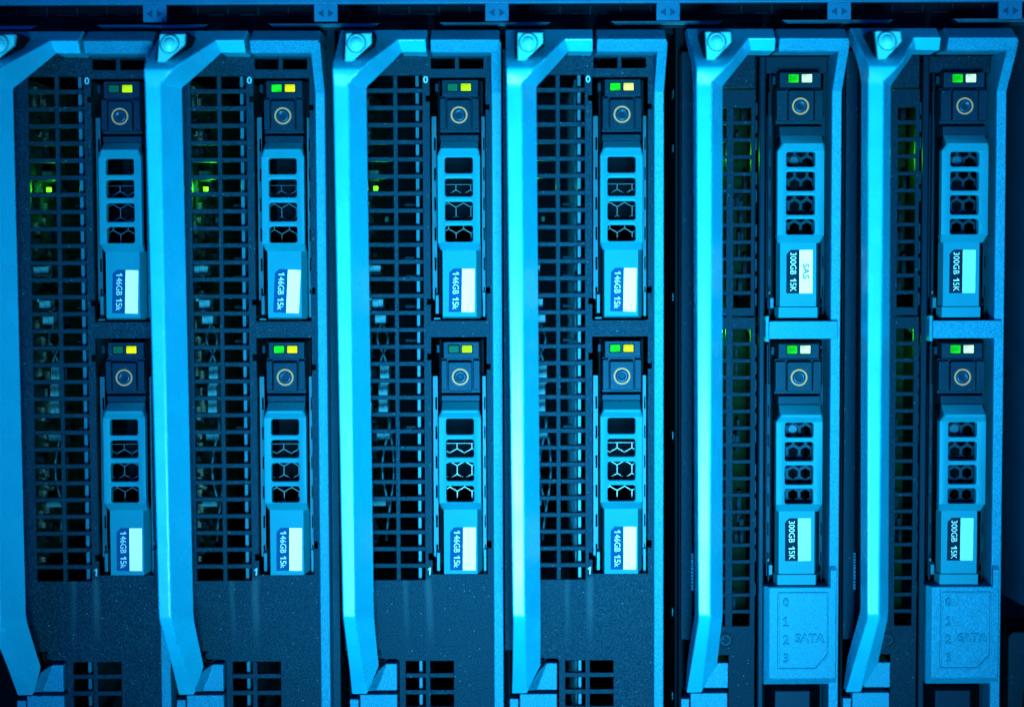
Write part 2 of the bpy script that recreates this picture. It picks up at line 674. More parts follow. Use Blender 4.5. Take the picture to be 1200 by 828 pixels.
# the rounded post at the far edge
x, z = U(1216, 414, -40)
post = MB()
secs = []
for zz, cut in ((U(1190, 702, -40)[1], 14), (U(1190, 20, -40)[1], 0)):
    secs.append([(x - 30 * math.cos(math.pi * i / 12), -40 - 70 + 70 * math.sin(math.pi * i / 12), zz - (cut * (1 - math.cos(math.pi * i / 12)) if cut else 0)) for i in range(13)] + [(x + 30, -200, zz - 2 * cut), (x - 30, -200, zz)])
post.sweep(secs)
o = post.build('rack_post', POST, None, smooth=False, bevel=0.5)
tag(o, 'rounded blue upright post beside the last blade at the edge of the rack', 'rack post')
x, z = U(1182, 740, -60)
bk = MB()
bk.prism([(x, z - 200), (x + 90, z - 200), (x + 90, z), (x + 6, z), (x, z - 6)], -140, -60, bev=2)
bk.prism([(x + 8, z - 200), (x + 90, z - 200), (x + 90, z - 62), (x + 20, z - 62)], -60, -40, bev=2)
o = bk.build('corner_bracket', PLATE_B, None)
tag(o, 'dark stepped bracket low down beside the last blade, under the rounded post', 'bracket')


# ------------------------------------------------------------------ handle and bezel shared by both kinds of blade
def pt(px, py, d):
    x, z = A(px, py, d)
    return (x, d, z)


def make_handle(parent):
    rows = []   # left x, ridge x, y, front depth, back depth
    spec = [(593.6, 663, 34.5, 25, 0), (593.8, 663, 46, 50, 15), (594.0, 652, 57, 79, 42), (594.1, 643, 66, 103, 58),
            (594.2, 636, 73, 118, 68), (594.4, 628, 80, 126, 76), (594.5, 622, 87, 126, 80), (594.7, 612.5, 97, 123, 84),
            (594.8, 612.6, 104, 123, 84), (599.9, 614.2, 716, 122.5, 84), (600.3, 614.5, 722, 122.3, 82), (600.5, 614.7, 728, 118.5, 78),
            (599.6, 615.4, 780, 52, 14), (598.7, 616.5, 812, 12, -4)]
    n = len(spec)
    BLs, FLs, FRs, RRs = [], [], [], []
    for i, (l, r, y, d, b) in enumerate(spec):
        fl = pt(l, y, d)
        BLs.append((fl[0], b, fl[2]))
        FLs.append(fl)
        FRs.append(pt(r, y, d))
        if i == 0:
            rr_ = pt(663, 34.5, 25)
            RRs.append((rr_[0], 0, rr_[2]))
        elif i <= 7:
            t = (663 - r) / (663 - 612.5)
            RRs.append(pt(668 + (630 - 668) * t, 61 + (102 - 61) * t, 40 + (84 - 40) * t))
        elif i == 8:
            RRs.append(pt(630.1, 110, 84))
        elif i <= 11:
            RRs.append(pt(633.2, y, {9: 84, 10: 82, 11: 79}[i]))
        elif i == 12:
            RRs.append(pt(633, 779, 30))
        else:
            RRs.append(pt(618.5, 806, 6))
    v = BLs + FLs + FRs + RRs
    f = []
    g = lambda c, i: c * n + i
    for i in range(n - 1):
        f.append((g(0, i), g(1, i), g(1, i + 1), g(0, i + 1)))
        f.append((g(1, i), g(2, i), g(2, i + 1), g(1, i + 1)))
        if i > 0:
            f.append((g(2, i), g(3, i), g(3, i + 1), g(2, i + 1)))
        f.append((g(3, i), g(0, i), g(0, i + 1), g(3, i + 1)))
    f.append((g(0, n - 1), g(1, n - 1), g(2, n - 1), g(3, n - 1)))
    f.append((g(0, 0), g(3, 0), g(2, 0), g(1, 0)))
    k = len(v)
    # the short top bar up to the seam
    e = [pt(695.7, 34.5, 25), pt(695.7, 46, 50), pt(695.7, 61, 40)]
    lo = RRs[1]
    v += e + [(e[2][0], 0, e[2][2]), (e[0][0], 0, e[0][2]), (lo[0], 0, lo[2])]
    f += [(g(2, 0), k, k + 1, g(2, 1)), (g(2, 1), k + 1, k + 2, g(3, 1)), (g(3, 1), k + 2, k + 3, k + 5), (k + 5, k + 3, k + 4, g(3, 0)),
          (g(3, 0), k + 4, k, g(2, 0)), (k, k + 1, k + 2, k + 3, k + 4)]
    h = MB().raw(v, f).build('handle', HANDLE, parent, bevel=1.7, seg=3, angle=26)
    # power button: a front-facing three-cornered panel with a round dome, standing on the sloping corner
    out = [(604.6, 37), (639.2, 37), (639.6, 51), (614.5, 75.5), (607.5, 75.5), (604.6, 72)]
    inn = [(607.8, 38.2), (637.3, 38.2), (637.6, 50.2), (615.0, 72.5), (609.5, 72.5), (607.8, 70)]

    def tilted(poly, top, bot, back, bev):
        m_ = len(poly)
        vs, fs = [], []
        ins = None
        cx = sum(q[0] for q in poly) / m_
        cy = sum(q[1] for q in poly) / m_
        for kk, dd in ((1.0, -bev), (1.0 - bev * 0.07, 0)):
            for (x_, y_) in poly:
                X, Y = cx + (x_ - cx) * kk, cy + (y_ - cy) * kk
                d_ = top + (bot - top) * (Y - 37) / 38.5
                q = pt(X, Y, d_)
                vs.append((q[0], d_ + dd, q[2]))
        for (x_, y_) in poly:
            q = pt(x_, y_, top)
            vs.append((q[0], back, q[2]))
        for i in range(m_):
            j = (i + 1) % m_
            fs.append((i, j, m_ + j, m_ + i))
            fs.append((2 * m_ + i, 2 * m_ + j, j, i))
        fs.append(tuple(range(m_, 2 * m_)))
        fs.append(tuple(range(2 * m_, 3 * m_))[::-1])
        return MB().raw(vs, fs)
    tilted(out, 88, 114, 10, 0.4).build('button_gap_shade', BLACK, parent)  # black block painting in the gap and shaded walls round the button
    pb = tilted(inn, 98, 116, 20, 0.8).build('power_button', BUTTON, parent)
    # dome
    q = MB()
    cx, cy, R = 620.3, 49.6, 10.2
    vs, fs = [], []
    N = 28
    prof = [(1.02, 0.2), (0.90, 2.6), (0.84, 2.8), (0.80, 1.6), (0.70, 4.0), (0.48, 6.2), (0.24, 7.2)]
    for rad, hh in prof:
        for i in range(N):
            a = 2 * math.pi * i / N
            X, Y = cx + R * rad * math.cos(a), cy + R * rad * math.sin(a)
            d_ = 98 + 18 * (Y - 37) / 38.5
            w = pt(X, Y, d_)
            vs.append((w[0], d_ + hh - 0.3, w[2]))
    for r_ in range(len(prof) - 1):
        for i in range(N):
            j = (i + 1) % N
            fs.append((r_ * N + i, r_ * N + j, (r_ + 1) * N + j, (r_ + 1) * N + i))
    d_ = 98 + 18 * (cy - 37) / 38.5
    w = pt(cx, cy, d_)
    vs.append((w[0], d_ + 7.5, w[2]))
    for i in range(N):
        fs.append(((len(prof) - 1) * N + i, (len(prof) - 1) * N + (i + 1) % N, len(vs) - 1))
    ring = MB()
    rv, rf = [], []
    for rad in (1.0, 1.13):
        for i in range(N):
            a = 2 * math.pi * i / N
            X, Y = cx + R * rad * math.cos(a), cy + R * rad * math.sin(a)
            dd_ = 98 + 18 * (Y - 37) / 38.5
            w2 = pt(X, Y, dd_)
            rv.append((w2[0], dd_ + 0.35, w2[2]))
    for i in range(N):
        rf.append((i, (i + 1) % N, N + (i + 1) % N, N + i))
    ring.raw(rv, rf).build('dome_gap', STEEL, pb)
    q.raw(vs, fs).build('button_dome', BUTTON, pb, smooth=True)
    return h


def make_bezel(parent, bottom=860):
    """top bar right of the seam and the rim that runs down the right side"""
    q = MB()
    secs = []
    for px in (699.7, 781.3):
        x = A(px, 46, 50)[0]
        zs = [A(px, 34.5, 25)[1], A(px, 46, 50)[1], A(px, 61, 42)[1]]
        secs.append([(x, -60, zs[0]), (x, 25, zs[0]), (x, 50, zs[1]), (x, 42, zs[2]), (x, 38, zs[2] - 0.6), (x, -60, zs[2] + 4)])
    q.sweep(secs)
    xl, xr = A(766.3, 300, 3)[0], A(778.2, 300, 3)[0]
    secs = []
    for py, d in ((48, 48.6), (61, 41.4), (107, 4), (110, 3), (bottom, 3)):
        z = A(770, py, d)[1]
        secs.append([(xl, -60, z), (xl, d, z), (xr, d, z), (xr, -60, z)])
    q.sweep(secs)
    return q.build('bezel', BEZEL, parent, bevel=1.6, seg=3)


def lamp(p_, parent, power):
    l = bpy.data.lights.new('led_light', 'POINT')
    l.energy = power
    l.color = (0.05, 1.0, 0.01)
    l.shadow_soft_size = 2 * S
    o = bpy.data.objects.new('led_light', l)
    COL.objects.link(o)
    o.parent = parent
    o.location = (p_[0] * S, -p_[1] * S, p_[2] * S)


# ------------------------------------------------------------------ blade of the first kind (dense grille)
def make_blade_a():
    root = thing('blade_server', 'x', 'blade server', 0, 0)
    make_handle(root)
    make_bezel(root)
    # faceplate
    X = lambda px, py=300: A(px, py)[0]
    Z = lambda py, px=690: A(px, py)[1]
    gx0, gx1 = -33.0, A(685.3, 230)[0]
    zg0, zg1 = Z(678.3), Z(87.8)
    ul, ur = X(694.2), X(759)
    holes = [rr(gx0, zg0, gx1, zg1)]

    def bay(y0, y1, n1, n2, n3, n4):
        a0, a1 = Z(y0), Z(y1)
        L = [(ul, a0), (ul, Z(n1[0])), (ul - 4.6, Z(n1[0])), (ul - 4.6, Z(n1[1])), (ul, Z(n1[1])),
             (ul, Z(n2[0])), (ul - 4.6, Z(n2[0])), (ul - 4.6, Z(n2[1])), (ul, Z(n2[1])), (ul, a1)]
        R = [(ur, a1), (ur, Z(n4[1])), (ur + 4.6, Z(n4[1])), (ur + 4.6, Z(n4[0])), (ur, Z(n4[0])),
             (ur, Z(n3[1])), (ur + 4.6, Z(n3[1])), (ur + 4.6, Z(n3[0])), (ur, Z(n3[0])), (ur, a0)]
        return L + R
    holes.append(bay(90.5, 375, (111.5, 118), (349.5, 356), (122, 128), (336, 343)))
    holes.append(bay(394.5, 671.5, (413.5, 421), (647.5, 655), (426, 432), (633, 641)))
    for a, b in ((695.6, 723.4), (728.5, 757)):
        holes.append(rr(X(a, 74), Z(80), X(b, 74), Z(67.6)))
    vx0, vx1 = X(662.6, 790), X(718.7, 790)
    zv1, zv0 = Z(773.3), Z(846)
    holes.append(rr(vx0, zv0, vx1, zv1, 0.6))
    # cut-out for the latch at the lower corner, with its rounded shoulder
    xs, xe, zs = X(633.0, 760), X(655.0, 790), Z(771)
    outline = [(xe, Z(870)), (X(766.8), Z(870)), (X(766.8), Z(58)), (X(590), Z(58)), (X(590), Z(761)), (xs, Z(761)), (xs, zs + 5), (xs + 2, zs + 2), (xs + 5, zs),
               (xe - 4, zs), (xe - 1, zs - 1.2), (xe, zs - 4)]
    q = MB()
    q.prism(outline, -7, 0, holes, bev=0.5, n=1)
    q.build('faceplate', PLATE, root)
    # grille bars and mullions, one by one
    pitch = (Z(664.5) - Z(88)) / 29.0
    h = 14.6
    bar = None
    for i in range(29):
        zc = zg1 + pitch * (i + 1) - (pitch + h) / 2 - h * 0 + (abs(pitch) - h) / 2 - (abs(pitch) - h) / 2
        zc = zg1 - h - (abs(pitch) - h) / 2 - abs(pitch) * i
        if bar is None:
            base = zc
            q = MB()
            q.prism(rr(gx0 - 0.5, zc - (abs(pitch) - h) / 2, gx1 + 0.5, zc + (abs(pitch) - h) / 2), -6.5, -0.5, bev=0.5, n=1)
            bar = q.build('grille_bar', PLATE, root)
        else:
            c = bar.copy()
            COL.objects.link(c)
            c.parent = root
            c.location.z = (zc - base) * S
    q = MB()
    q.prism(rr(-2.6, zg0 - 0.5, 2.6, zg1 + 0.5), -6.8, -0.25, bev=0.5, n=1)
    q.build('grille_mullion', PLATE, root)
    for i in range(4):
        y = 790.3 + 19.6 * i
        q = MB()
        q.prism(rr(vx0 - 0.5, Z(y) - 2.8, vx1 + 0.5, Z(y) + 2.8), -6.5, -0.5, bev=0.5, n=1)
        q.build('vent_bar', PLATE, root)
    q = MB()
    xm = X(688.6, 790)
    q.prism(rr(xm - 2.8, zv0 - 0.5, xm + 2.8, zv1 + 0.5), -6.8, -0.25, bev=0.5, n=1)
    q.build('vent_mullion', PLATE, root)
    # latch pieces
    q = MB()
    ft, fb, fm = X(640.5, 777), X(620, 806), X(633, 779)
    xr_ = X(652.7, 790)
    zt_, zb_ = Z(774.6), Z(806)
    q.raw([(ft, 7, zt_), (xr_, 7, zt_), (xr_, 7, zb_), (X(629, 806), 7, zb_), (fm - 1, 27, zt_ - 4), (fb - 2, 10, zb_),
           (fm - 1, -30, zt_), (xr_, -30, zt_), (xr_, -30, zb_), (fb - 2, -30, zb_)],
          [(0, 1, 2, 3), (0, 3, 5, 4), (0, 4, 6), (1, 0, 6, 7), (1, 7, 8, 2), (3, 2, 8, 9), (3, 9, 5), (4, 5, 9, 6), (6, 9, 8, 7)])
    q.build('latch', BEZEL, root, bevel=1.2)
    q = MB()
    q.frust(X(609, 820), X(652.7, 820), Z(870), Z(811), -30, 5)
    q.build('latch', BEZEL, root, bevel=1.2)
    q = MB()
    q.frust(X(597.2, 820), X(607.6, 820), Z(870), Z(816.5), -30, 5)
    q.build('latch', BEZEL, root, bevel=1.2)
    q = MB()
    q.prism(circle(X(634.5, 766), Z(766.5), 8.6, 24), -14, -1.5, [circle(X(634.5, 766), Z(766.5), 7.0, 24)], bev=0.5)
    q.prism(circle(X(634.5, 766), Z(766.5), 5.4, 24), -14, -2.5, bev=0.8)
    q.build('hinge_ear', PLATE_B, root)
    # bay numbers
    text_mesh('bay_number', '0', INK_M, 8.2, 0.05, A(689.2, 92.8), bold=0.25, parent=root, wide=1.05)
    bx_, bz_ = A(690.9, 668.0)
    q = MB()
    q.prism([(bx_ + (x - 0.45) * 5.4 + (y - 0.5) * 0.8, bz_ + (y - 0.5) * 8.8) for x, y in ONE], 0.02, 0.2)
    q.build('bay_number', INK_M, root)
    q = MB()
    q.frust(X(664, 66), X(681, 66), Z(67.6), Z(62), 0, 6, b=2)
    q.build('release_tab', STEEL, root)
    # housing: side walls, roof and floor of the blade
    x0, x1 = -60.0, X(777)
    q = MB()
    q.box(x0, x0 + 3, -480, Z(56), -560, -9)
    q.box(x1 - 4, x1 - 1, -480, Z(56), -560, -9)
    q.box(x0 + 3, x1 - 4, Z(56) - 3, Z(56), -560, -9)
    q.box(x0 + 3, x1 - 4, -480, -477, -560, -9)
    q.box(x0, x1 - 1, -480, Z(56), -566, -560)
    q.build('housing', BLACK, root)
    # drive cage wall whose front edge shows through the grille
    xc = A(678.6, 230, -8)[0]
    q = MB()
    q.box(xc - 2.1, xc + 2.1, -470, Z(86), -30, -8, bev=0.6)
    q.build('cage_edge', RIM_STEEL, root)
    q = MB()
    q.box(xc - 1.0, xc + 1.0, -470, Z(86), -330, -30)
    for k in range(5):
        q.box(xc - 3.2, xc - 1.0, -470, Z(86), -80 - k * 55, -68 - k * 55)
    q.build('cage_wall', STEEL, root)
    # motherboard standing along the left wall
    q = MB()
    q.box(-46, -43, -470, Z(86), -500, -40)
    board = q.build('circuit_board', PCB, root)
    rnd = random.Random(11)
    chips = MB()
    for k in range(150):
        z = rnd.uniform(-270, 320)
        d = -rnd.uniform(46, 190)
        w, hgt, t = rnd.uniform(3, 14), rnd.uniform(2, 9), rnd.uniform(1.5, 7)
        chips.box(-43, -43 + t, z - hgt / 2, z + hgt / 2, d - w, d)
    co = chips.build('chip_field', CHIP, board)
    co['kind'] = 'stuff'
    pins = MB()
    for k in range(46):
        z = rnd.uniform(-260, 320)
        d = -rnd.uniform(46, 110)
        for j in range(rnd.choice((3, 5, 7))):
            pins.box(-43, -39.5 + rnd.uniform(0, 1), z - j * 2.2 - 0.6, z - j * 2.2 + 0.6, d - 3, d)
    po = pins.build('solder_pins', PIN, board)
    po['kind'] = 'stuff'
    for (x_, y0, y1, w, d, dp) in ((-27, 310, 321, 21, -26, 16), (-20, 350, 362, 13, -20, 22), (-17, 369, 379, 13, -22, 26), (-24, 346, 352, 16, -30, 12),
                                   (-14, 430, 452, 11, -40, 30), (-16, 452, 491, 11, -42, 30), (-16, 509, 518, 16, -40, 20), (-24, 590, 600, 18, -60, 30)):
        z0, z1 = Z(y1), Z(y0)
        q = MB()
        q.box(x_ - w / 2 - 4, x_ + w / 2 - 4, z0, z1, d - dp, d, bev=0.8)
        q.box(x_ - w / 2 + 1 - 4, x_ + 1 - 4, z0 + 2, z1 - 2, d, d + 2)
        q.build('connector', SOCKET, board)
    # cables
    for x_, y0, y1 in ((-22, 380, 430), (-19, 382, 432), (-17, 492, 600), (-13, 493, 640)):
        secs = []
        for i in range(13):
            t = i / 12
            cx = x_ + 5 * math.sin(t * 5 + x_)
            z = Z(y0 + (y1 - y0) * t)
            secs.append([(cx + 1.6 * math.cos(a * math.pi / 3), -52 + 6 * math.sin(t * 3) + 1.6 * math.sin(a * math.pi / 3), z) for a in range(6)])
        q = MB().sweep(secs)
        q.build('cable', STEEL, board, smooth=True)
    # board light and its light pipe
    z = Z(217)
    q = MB()
    q.box(-31.0, -26.5, z - 2.5, z + 2.5, -68, -63)
    q.build('status_led', HOT, board)
    lamp((-23, -73, z), board, 0.0045)
    q = MB()
    q.box(-37, -30, z - 9, z - 4, -76, -56, bev=0.8)
    q.box(-37, -25, z + 10, z + 22, -90, -66, bev=0.8)
    q.box(-18, -14, z - 40, z - 34, -100, -70)
    q.build('light_pipe', PCB, board)
    # brackets deep in the second column
    for y, w in ((236, 14), (300, 12), (322, 18), (346, 16), (358, 14), (399, 16), (503, 12), (530, 16)):
        q = MB()
        q.box(7, 7 + w, Z(y + 3), Z(y), -66, -50)
        q.build('bracket', CHIP, board)
    return root


# ------------------------------------------------------------------ hard drives
def hexes(x0, x1, z0, z1, w, wall, cx, cz):
    """six-sided holes on a honeycomb, clipped to a rectangle"""
    R = (w - wall) / math.sqrt(3)
    dz = w * math.sqrt(3) / 2
    out = []
    for j in range(-8, 9):
        for i in range(-4, 5):
            x = cx + w * (i + 0.5 * (j % 2))
            z = cz + dz * j
            h = [(x + R * math.cos(math.radians(30 + 60 * k)), z + R * math.sin(math.radians(30 + 60 * k))) for k in range(6)]
            h = clip(h, x0 + 0.7, z0 + 0.7, x1 - 0.7, z1 - 0.7)
            if len(h) >= 3 and abs(signed(h)) > 6:
                out.append(h)
    return out


def make_label(root, P, x0, x1, y0, y1, xm, d, dark, body, wide=1.0, extra=None):
    cx, cz = P((x0 + x1) / 2, (y0 + y1) / 2, d)
    L, T = P(x0, y0, d)
    R_, Bt = P(x1, y1, d)
    M_ = P(xm, y0, d)[0]
    q = MB()
    q.prism([(L, Bt), (R_, Bt), (R_, T), (L + 5, T), (L, T - 5)], d - 0.6, d + 0.35)
    lab = q.build('capacity_label', dark, root)
    q = MB()
    q.prism(rr(M_, Bt + 0.1, R_ - 0.1, T - 0.1, 0.5), d, d + 0.55)
    q.build('label_stripe', LABEL_W, lab)
    if body[0] == '1':
        pieces = (('1', 0, 4.6, 7.0), ('46GB', 5.4, 26.0, 7.0), ('1', 29.6, 34.4, 7.0), ('5', 34.8, 39.2, 7.0), ('k', 40.0, 44.0, 6.2))
    else:
        pieces = (('300GB', 0, 25.6, 7.0), ('1', 30.0, 35.0, 7.0), ('5K', 35.4, 45.4, 7.0))
    print_line('label_text', pieces, INK_W, ((L + M_) / 2 + 0.6, (T + Bt) / 2 - 0.4), d + 0.38, lab)
    return lab


def make_drive(kind):
    P = A if kind == 'a' else B
    root = thing('hard_drive', 'x', 'hard drive', 0, 0)
    Xp = lambda px, py=300, d=0: P(px, py, d)[0]
    Zp = lambda py, px=730, d=0: P(px, py, d)[1]
    if kind == 'a':
        pan = (707.6, 752.6, 92, 111.8)
        leds = ((714.8, 726.6), (730.4, 742.2))
        ledy = (97.6, 106.2)
        sur = (704.6, 752.8, 112.2, 153.5)
        but = (714.2, 742.4, 117, 152)
        ring = (728.6, 134.4)
        lev = dict(xt0=706.7, xt1=750, x0=702.7, x1=752.6, y0=165, y1=174, y2=182, y3=284.8, y4=293, y5=374.4, bx0=706.4, bx1=753)
        win = [(184.2, 203), (209, 230), (236.2, 258), (264, 282.8)]
        wx = (711.4, 744)
        lab = (715.2, 745.4, 314.2, 365, 730.4)
        hx = (17.5, 1.15)
        body_txt = '146GB 15k'
    else:
        pan = (912, 962.6, 85, 102.8)
        leds = ((924, 936), (939.6, 951.6))
        ledy = (88.3, 98)
        sur = (907.7, 964.5, 104.2, 145.2)
        but = (922.6, 952, 107.5, 143.2)
        ring = (938, 125)
        lev = dict(xt0=914.5, xt1=962.6, x0=909.6, x1=964.4, y0=159.5, y1=170, y2=178, y3=277.5, y4=285.8, y5=376, bx0=911.8, bx1=961)
        win = [(179.6, 197), (202.6, 225), (230.4, 253), (258, 276)]
        wx = (920, 953.4)
        lab = (921.5, 951.9, 293.2, 344, 936.8)
        hx = (14.6, 3.4)
        body_txt = '300GB 15K'
    zb = Zp(lev['y5'])
    # carrier sled behind everything
    q = MB()
    x0, x1 = Xp(pan[0] - 5), Xp(pan[1] + 3)
    q.box(x0, x0 + 2.5, zb + 2, Zp(pan[2]), -400, -26)
    q.box(x1 - 2.5, x1, zb + 2, Zp(pan[2]), -400, -26)
    q.box(x0 + 2.5, x1 - 2.5, zb + 2, Zp(pan[2]) - 1, -400, -110)
    q.build('drive_body', BLACK, root)
    # side springs with their notches
    for a, b, dd in ((pan[0] - 12.0, pan[0] - 6.6, -14), (pan[1] + 1.6, pan[1] + 5.4, -14)):
        q = MB()
        xa, xb = Xp(a), Xp(b)
        zt_, zz = Zp(135), Zp(350)
        hs = []
        y = 160
        while y < 345:
            xm = (xa + xb) / 2
            hs.append(rr(xm - 0.2, Zp(y + 15), xb - 0.7, Zp(y)))
            y += 35.3
        q.prism(rr(xa, zz, xb, zt_), dd - 3, dd, hs)
        q.build('side_spring', STEEL if kind == 'a' else CARRIER, root)
    # spring clip at the foot
    q = MB()
    xa = Xp(pan[0] - 9)
    if kind == 'a':
        q.frust(xa - 0.5, xa + 4.5, Zp(368), Zp(341), -20, -7, l=1, t=4, b=1)
        q.frust(Xp(754.5), Xp(758.0), Zp(372), Zp(338), -20, -12, t=4, b=1)
        q.frust(Xp(697), Xp(705), Zp(374), Zp(371.5), -20, -5)
    else:
        xa = Xp(902)
        q.frust(xa, xa + 5.5, Zp(363), Zp(345), -20, -4, l=1, t=5, b=1)
        q.frust(xa - 1, xa + 1.2, Zp(346), Zp(342), -20, -2)
    q.build('spring_clip', RIM_STEEL, root, bevel=0.6)
    # head of the carrier
    q = MB()
    q.frust(Xp(pan[0] - 2), Xp(pan[1] + 1), Zp(pan[3] + 1), Zp(pan[2] - 1), -30, -1.0, l=3, r=3, t=2.2)
    q.build('indicator_panel', CARRIER, root, bevel=0.8)
    q = MB()
    q.prism(rr(Xp(pan[0] - 7.2), Zp(pan[2] + 14.5), Xp(pan[0] - 3.4), Zp(pan[2] + 5), 0.8), -30, -4, bev=0.6)
    q.build('carrier_hook', CARRIER, root)
    for a, b in leds:
        q = MB()
        q.prism(rr(Xp(a, 100) - 1.1, Zp(ledy[1]) - 1.1, Xp(b, 100) + 1.1, Zp(ledy[0]) + 1.1, 1.0), -2, -0.85)
        bz = q.build('indicator_recess', BLACK, root)
        q = MB()
        q.prism(rr(Xp(a, 100), Zp(ledy[1]), Xp(b, 100), Zp(ledy[0]), 0.8), -2, -0.2, bev=0.6)
        q.build('indicator_light', OFF, root)
    # block round the release button
    sx0, sx1, sz0, sz1 = Xp(sur[0]), Xp(sur[1]), Zp(sur[3]), Zp(sur[2])
    bx0, bx1, bz0, bz1 = Xp(but[0]), Xp(but[1]), Zp(but[3]), Zp(but[2])
    q = MB()
    q.frust(sx0, bx0 - 1.4, sz0, sz1, -30, 1.5, l=1.5, b=3, t=3)
    q.frust(bx1 + 1.4, sx1, sz0, sz1, -30, 1.5, r=1.5, b=3, t=3)
    q.frust(sx0 + 1, sx1 - 1, sz0 - 1, sz1, -30, -5)
    q.build('button_surround', CARRIER, root, bevel=0.7)
    q = MB()
    q.prism(rr(bx0, bz0, bx1, bz1, 2.0), -6, 4.0, bev=1.0)
    rb = q.build('release_button', CARRIER, root)
    rx, rz = P(ring[0], ring[1], 4)
    q = MB()
    q.prism(circle(rx, rz, 9.9, 36), 3.5, 4.3, [circle(rx, rz, 7.9, 36)])
    q.build('button_ring', RING, rb)
    q = MB()
    N = 28
    vs, fs = [], []
    for rad, dd in ((7.3, 4.05), (6.4, 5.6), (4.4, 5.2), (2.2, 3.4)):
        vs += [(x, dd, z) for x, z in circle(rx, rz, rad, N)]
    vs.append((rx, 3.5, rz))
    for k in range(3):
        for i in range(N):
            j = (i + 1) % N
            fs.append((k * N + i, k * N + j, (k + 1) * N + j, (k + 1) * N + i))
    for i in range(N):
        fs.append((3 * N + i, 3 * N + (i + 1) % N, 4 * N))
    q.raw(vs, fs)
    q.build('button_dimple', DIMPLE, rb, smooth=True)
    # neck
    q = MB()
    nx0, nx1 = Xp(lev['xt0'] - 1), Xp(lev['xt1'] + 1)
    q.frust(nx0 - 1, nx1 + 1, Zp(lev['y0'] - 0.5), sz0 - 0.2, -30, -6, t=3.5, l=1, r=1)
    q.build('carrier_neck', CARRIER, root, bevel=0.8)
    # release lever with its four windows
    q = MB()
    l = lev
    fr, lo, dip = 6.0, -1.0, 6.0
    X0, X1 = Xp(l['x0']), Xp(l['x1'])
    XT0, XT1 = Xp(l['xt0']), Xp(l['xt1'])
    B0, B1 = Xp(l['bx0']), Xp(l['bx1'])
    y2, y3 = Zp(l['y2']), Zp(l['y3'])
    holes = [rr(Xp(wx[0]), Zp(b), Xp(wx[1]), Zp(a), 2.8, 4) for a, b in win]
    q.prism(rr(X0, y3, X1, y2), -5, fr, holes, bev=0.9, n=2)
    # crown: a steep top slope up to a ridge, then a facet that looks forward and down
    sec = lambda z, xa, xb, d, bk: [(xa, bk, z), (xa, d - 2, z), (xa + 2, d, z), (xb - 2, d, z), (xb, d - 2, z), (xb, bk, z)]
    q.sweep([sec(Zp(l['y0']), XT0, XT1, -5, -9), sec(Zp(l['y1']), XT0 - 0.4, XT1 + 0.4, 9.5, -9), sec(Zp(l['y1'] + 3), XT0 - 1.6, XT1 + 1.2, 9.6, -9), sec(y2 - 0.6, X0, X1, fr + 0.1, -9)])
    q.sweep([sec(y3 + 0.6, X0, X1, fr + 0.1, -9), sec(Zp(l['y4'] - 2.5), (X0 * 0.4 + B0 * 0.6), (X1 * 0.4 + B1 * 0.6), lo + 1.5, -9), sec(Zp(l['y4']), B0, B1, lo, -9)])
    if kind == 'a':
        q.frust(B0, B1, Zp(l['y5']), Zp(l['y4']) + 0.3, -16, lo, l=1.6, r=5.5, b=4)
    else:
        q.frust(B0, B1, Zp(360.8), Zp(l['y4']) + 0.3, -16, lo, l=2.5, r=4.5, b=0.6)
        q.frust(B0 - 1.5, B1 + 1.5, Zp(l['y5']), Zp(360.8) - 0.3, -16, lo + 1.0, l=2.5, r=4.5, b=3)
    q.build('release_lever', LEVER, root, bevel=0.55, seg=2, angle=30)
    # honeycomb behind the windows
    hz0, hz1 = Zp(win[3][1] + 8), Zp(win[0][0] - 6)
    hx0, hx1 = Xp(wx[0] - 6), Xp(wx[1] + 6)
    cx = Xp(wx[0]) + (21 if kind == 'a' else 13.0)
    cz = Zp((win[2][0] + win[2][1]) / 2) if kind == 'a' else Zp(217)
    q = MB()
    top = Zp(win[0][1] + 12) if kind == 'a' else hz1
    q.prism(rr(hx0, hz0, hx1, top), -13.2 if kind == 'a' else -17, -12 if kind == 'a' else -15, hexes(hx0, hx1, hz0, top, hx[0], hx[1], cx, cz))
    if kind == 'a':
        zz = Zp(win[1][0] + 7.5)
    q.build('honeycomb_grille', MESH if kind == 'a' else MESH_B, root)
    if kind == 'b':
        q = MB()
        xq, zq = Xp(932), Zp(189)
        q.prism(circle(xq, zq, 6.0, 16), -30, -13, bev=1.2)
        q.build('light_pipe', STEEL, root)
    make_label(root, P, lab[0], lab[1], lab[2], lab[3], lab[4], lo, LABEL_D if kind == 'a' else LABEL_K, body_txt, wide=0.92)
    return root


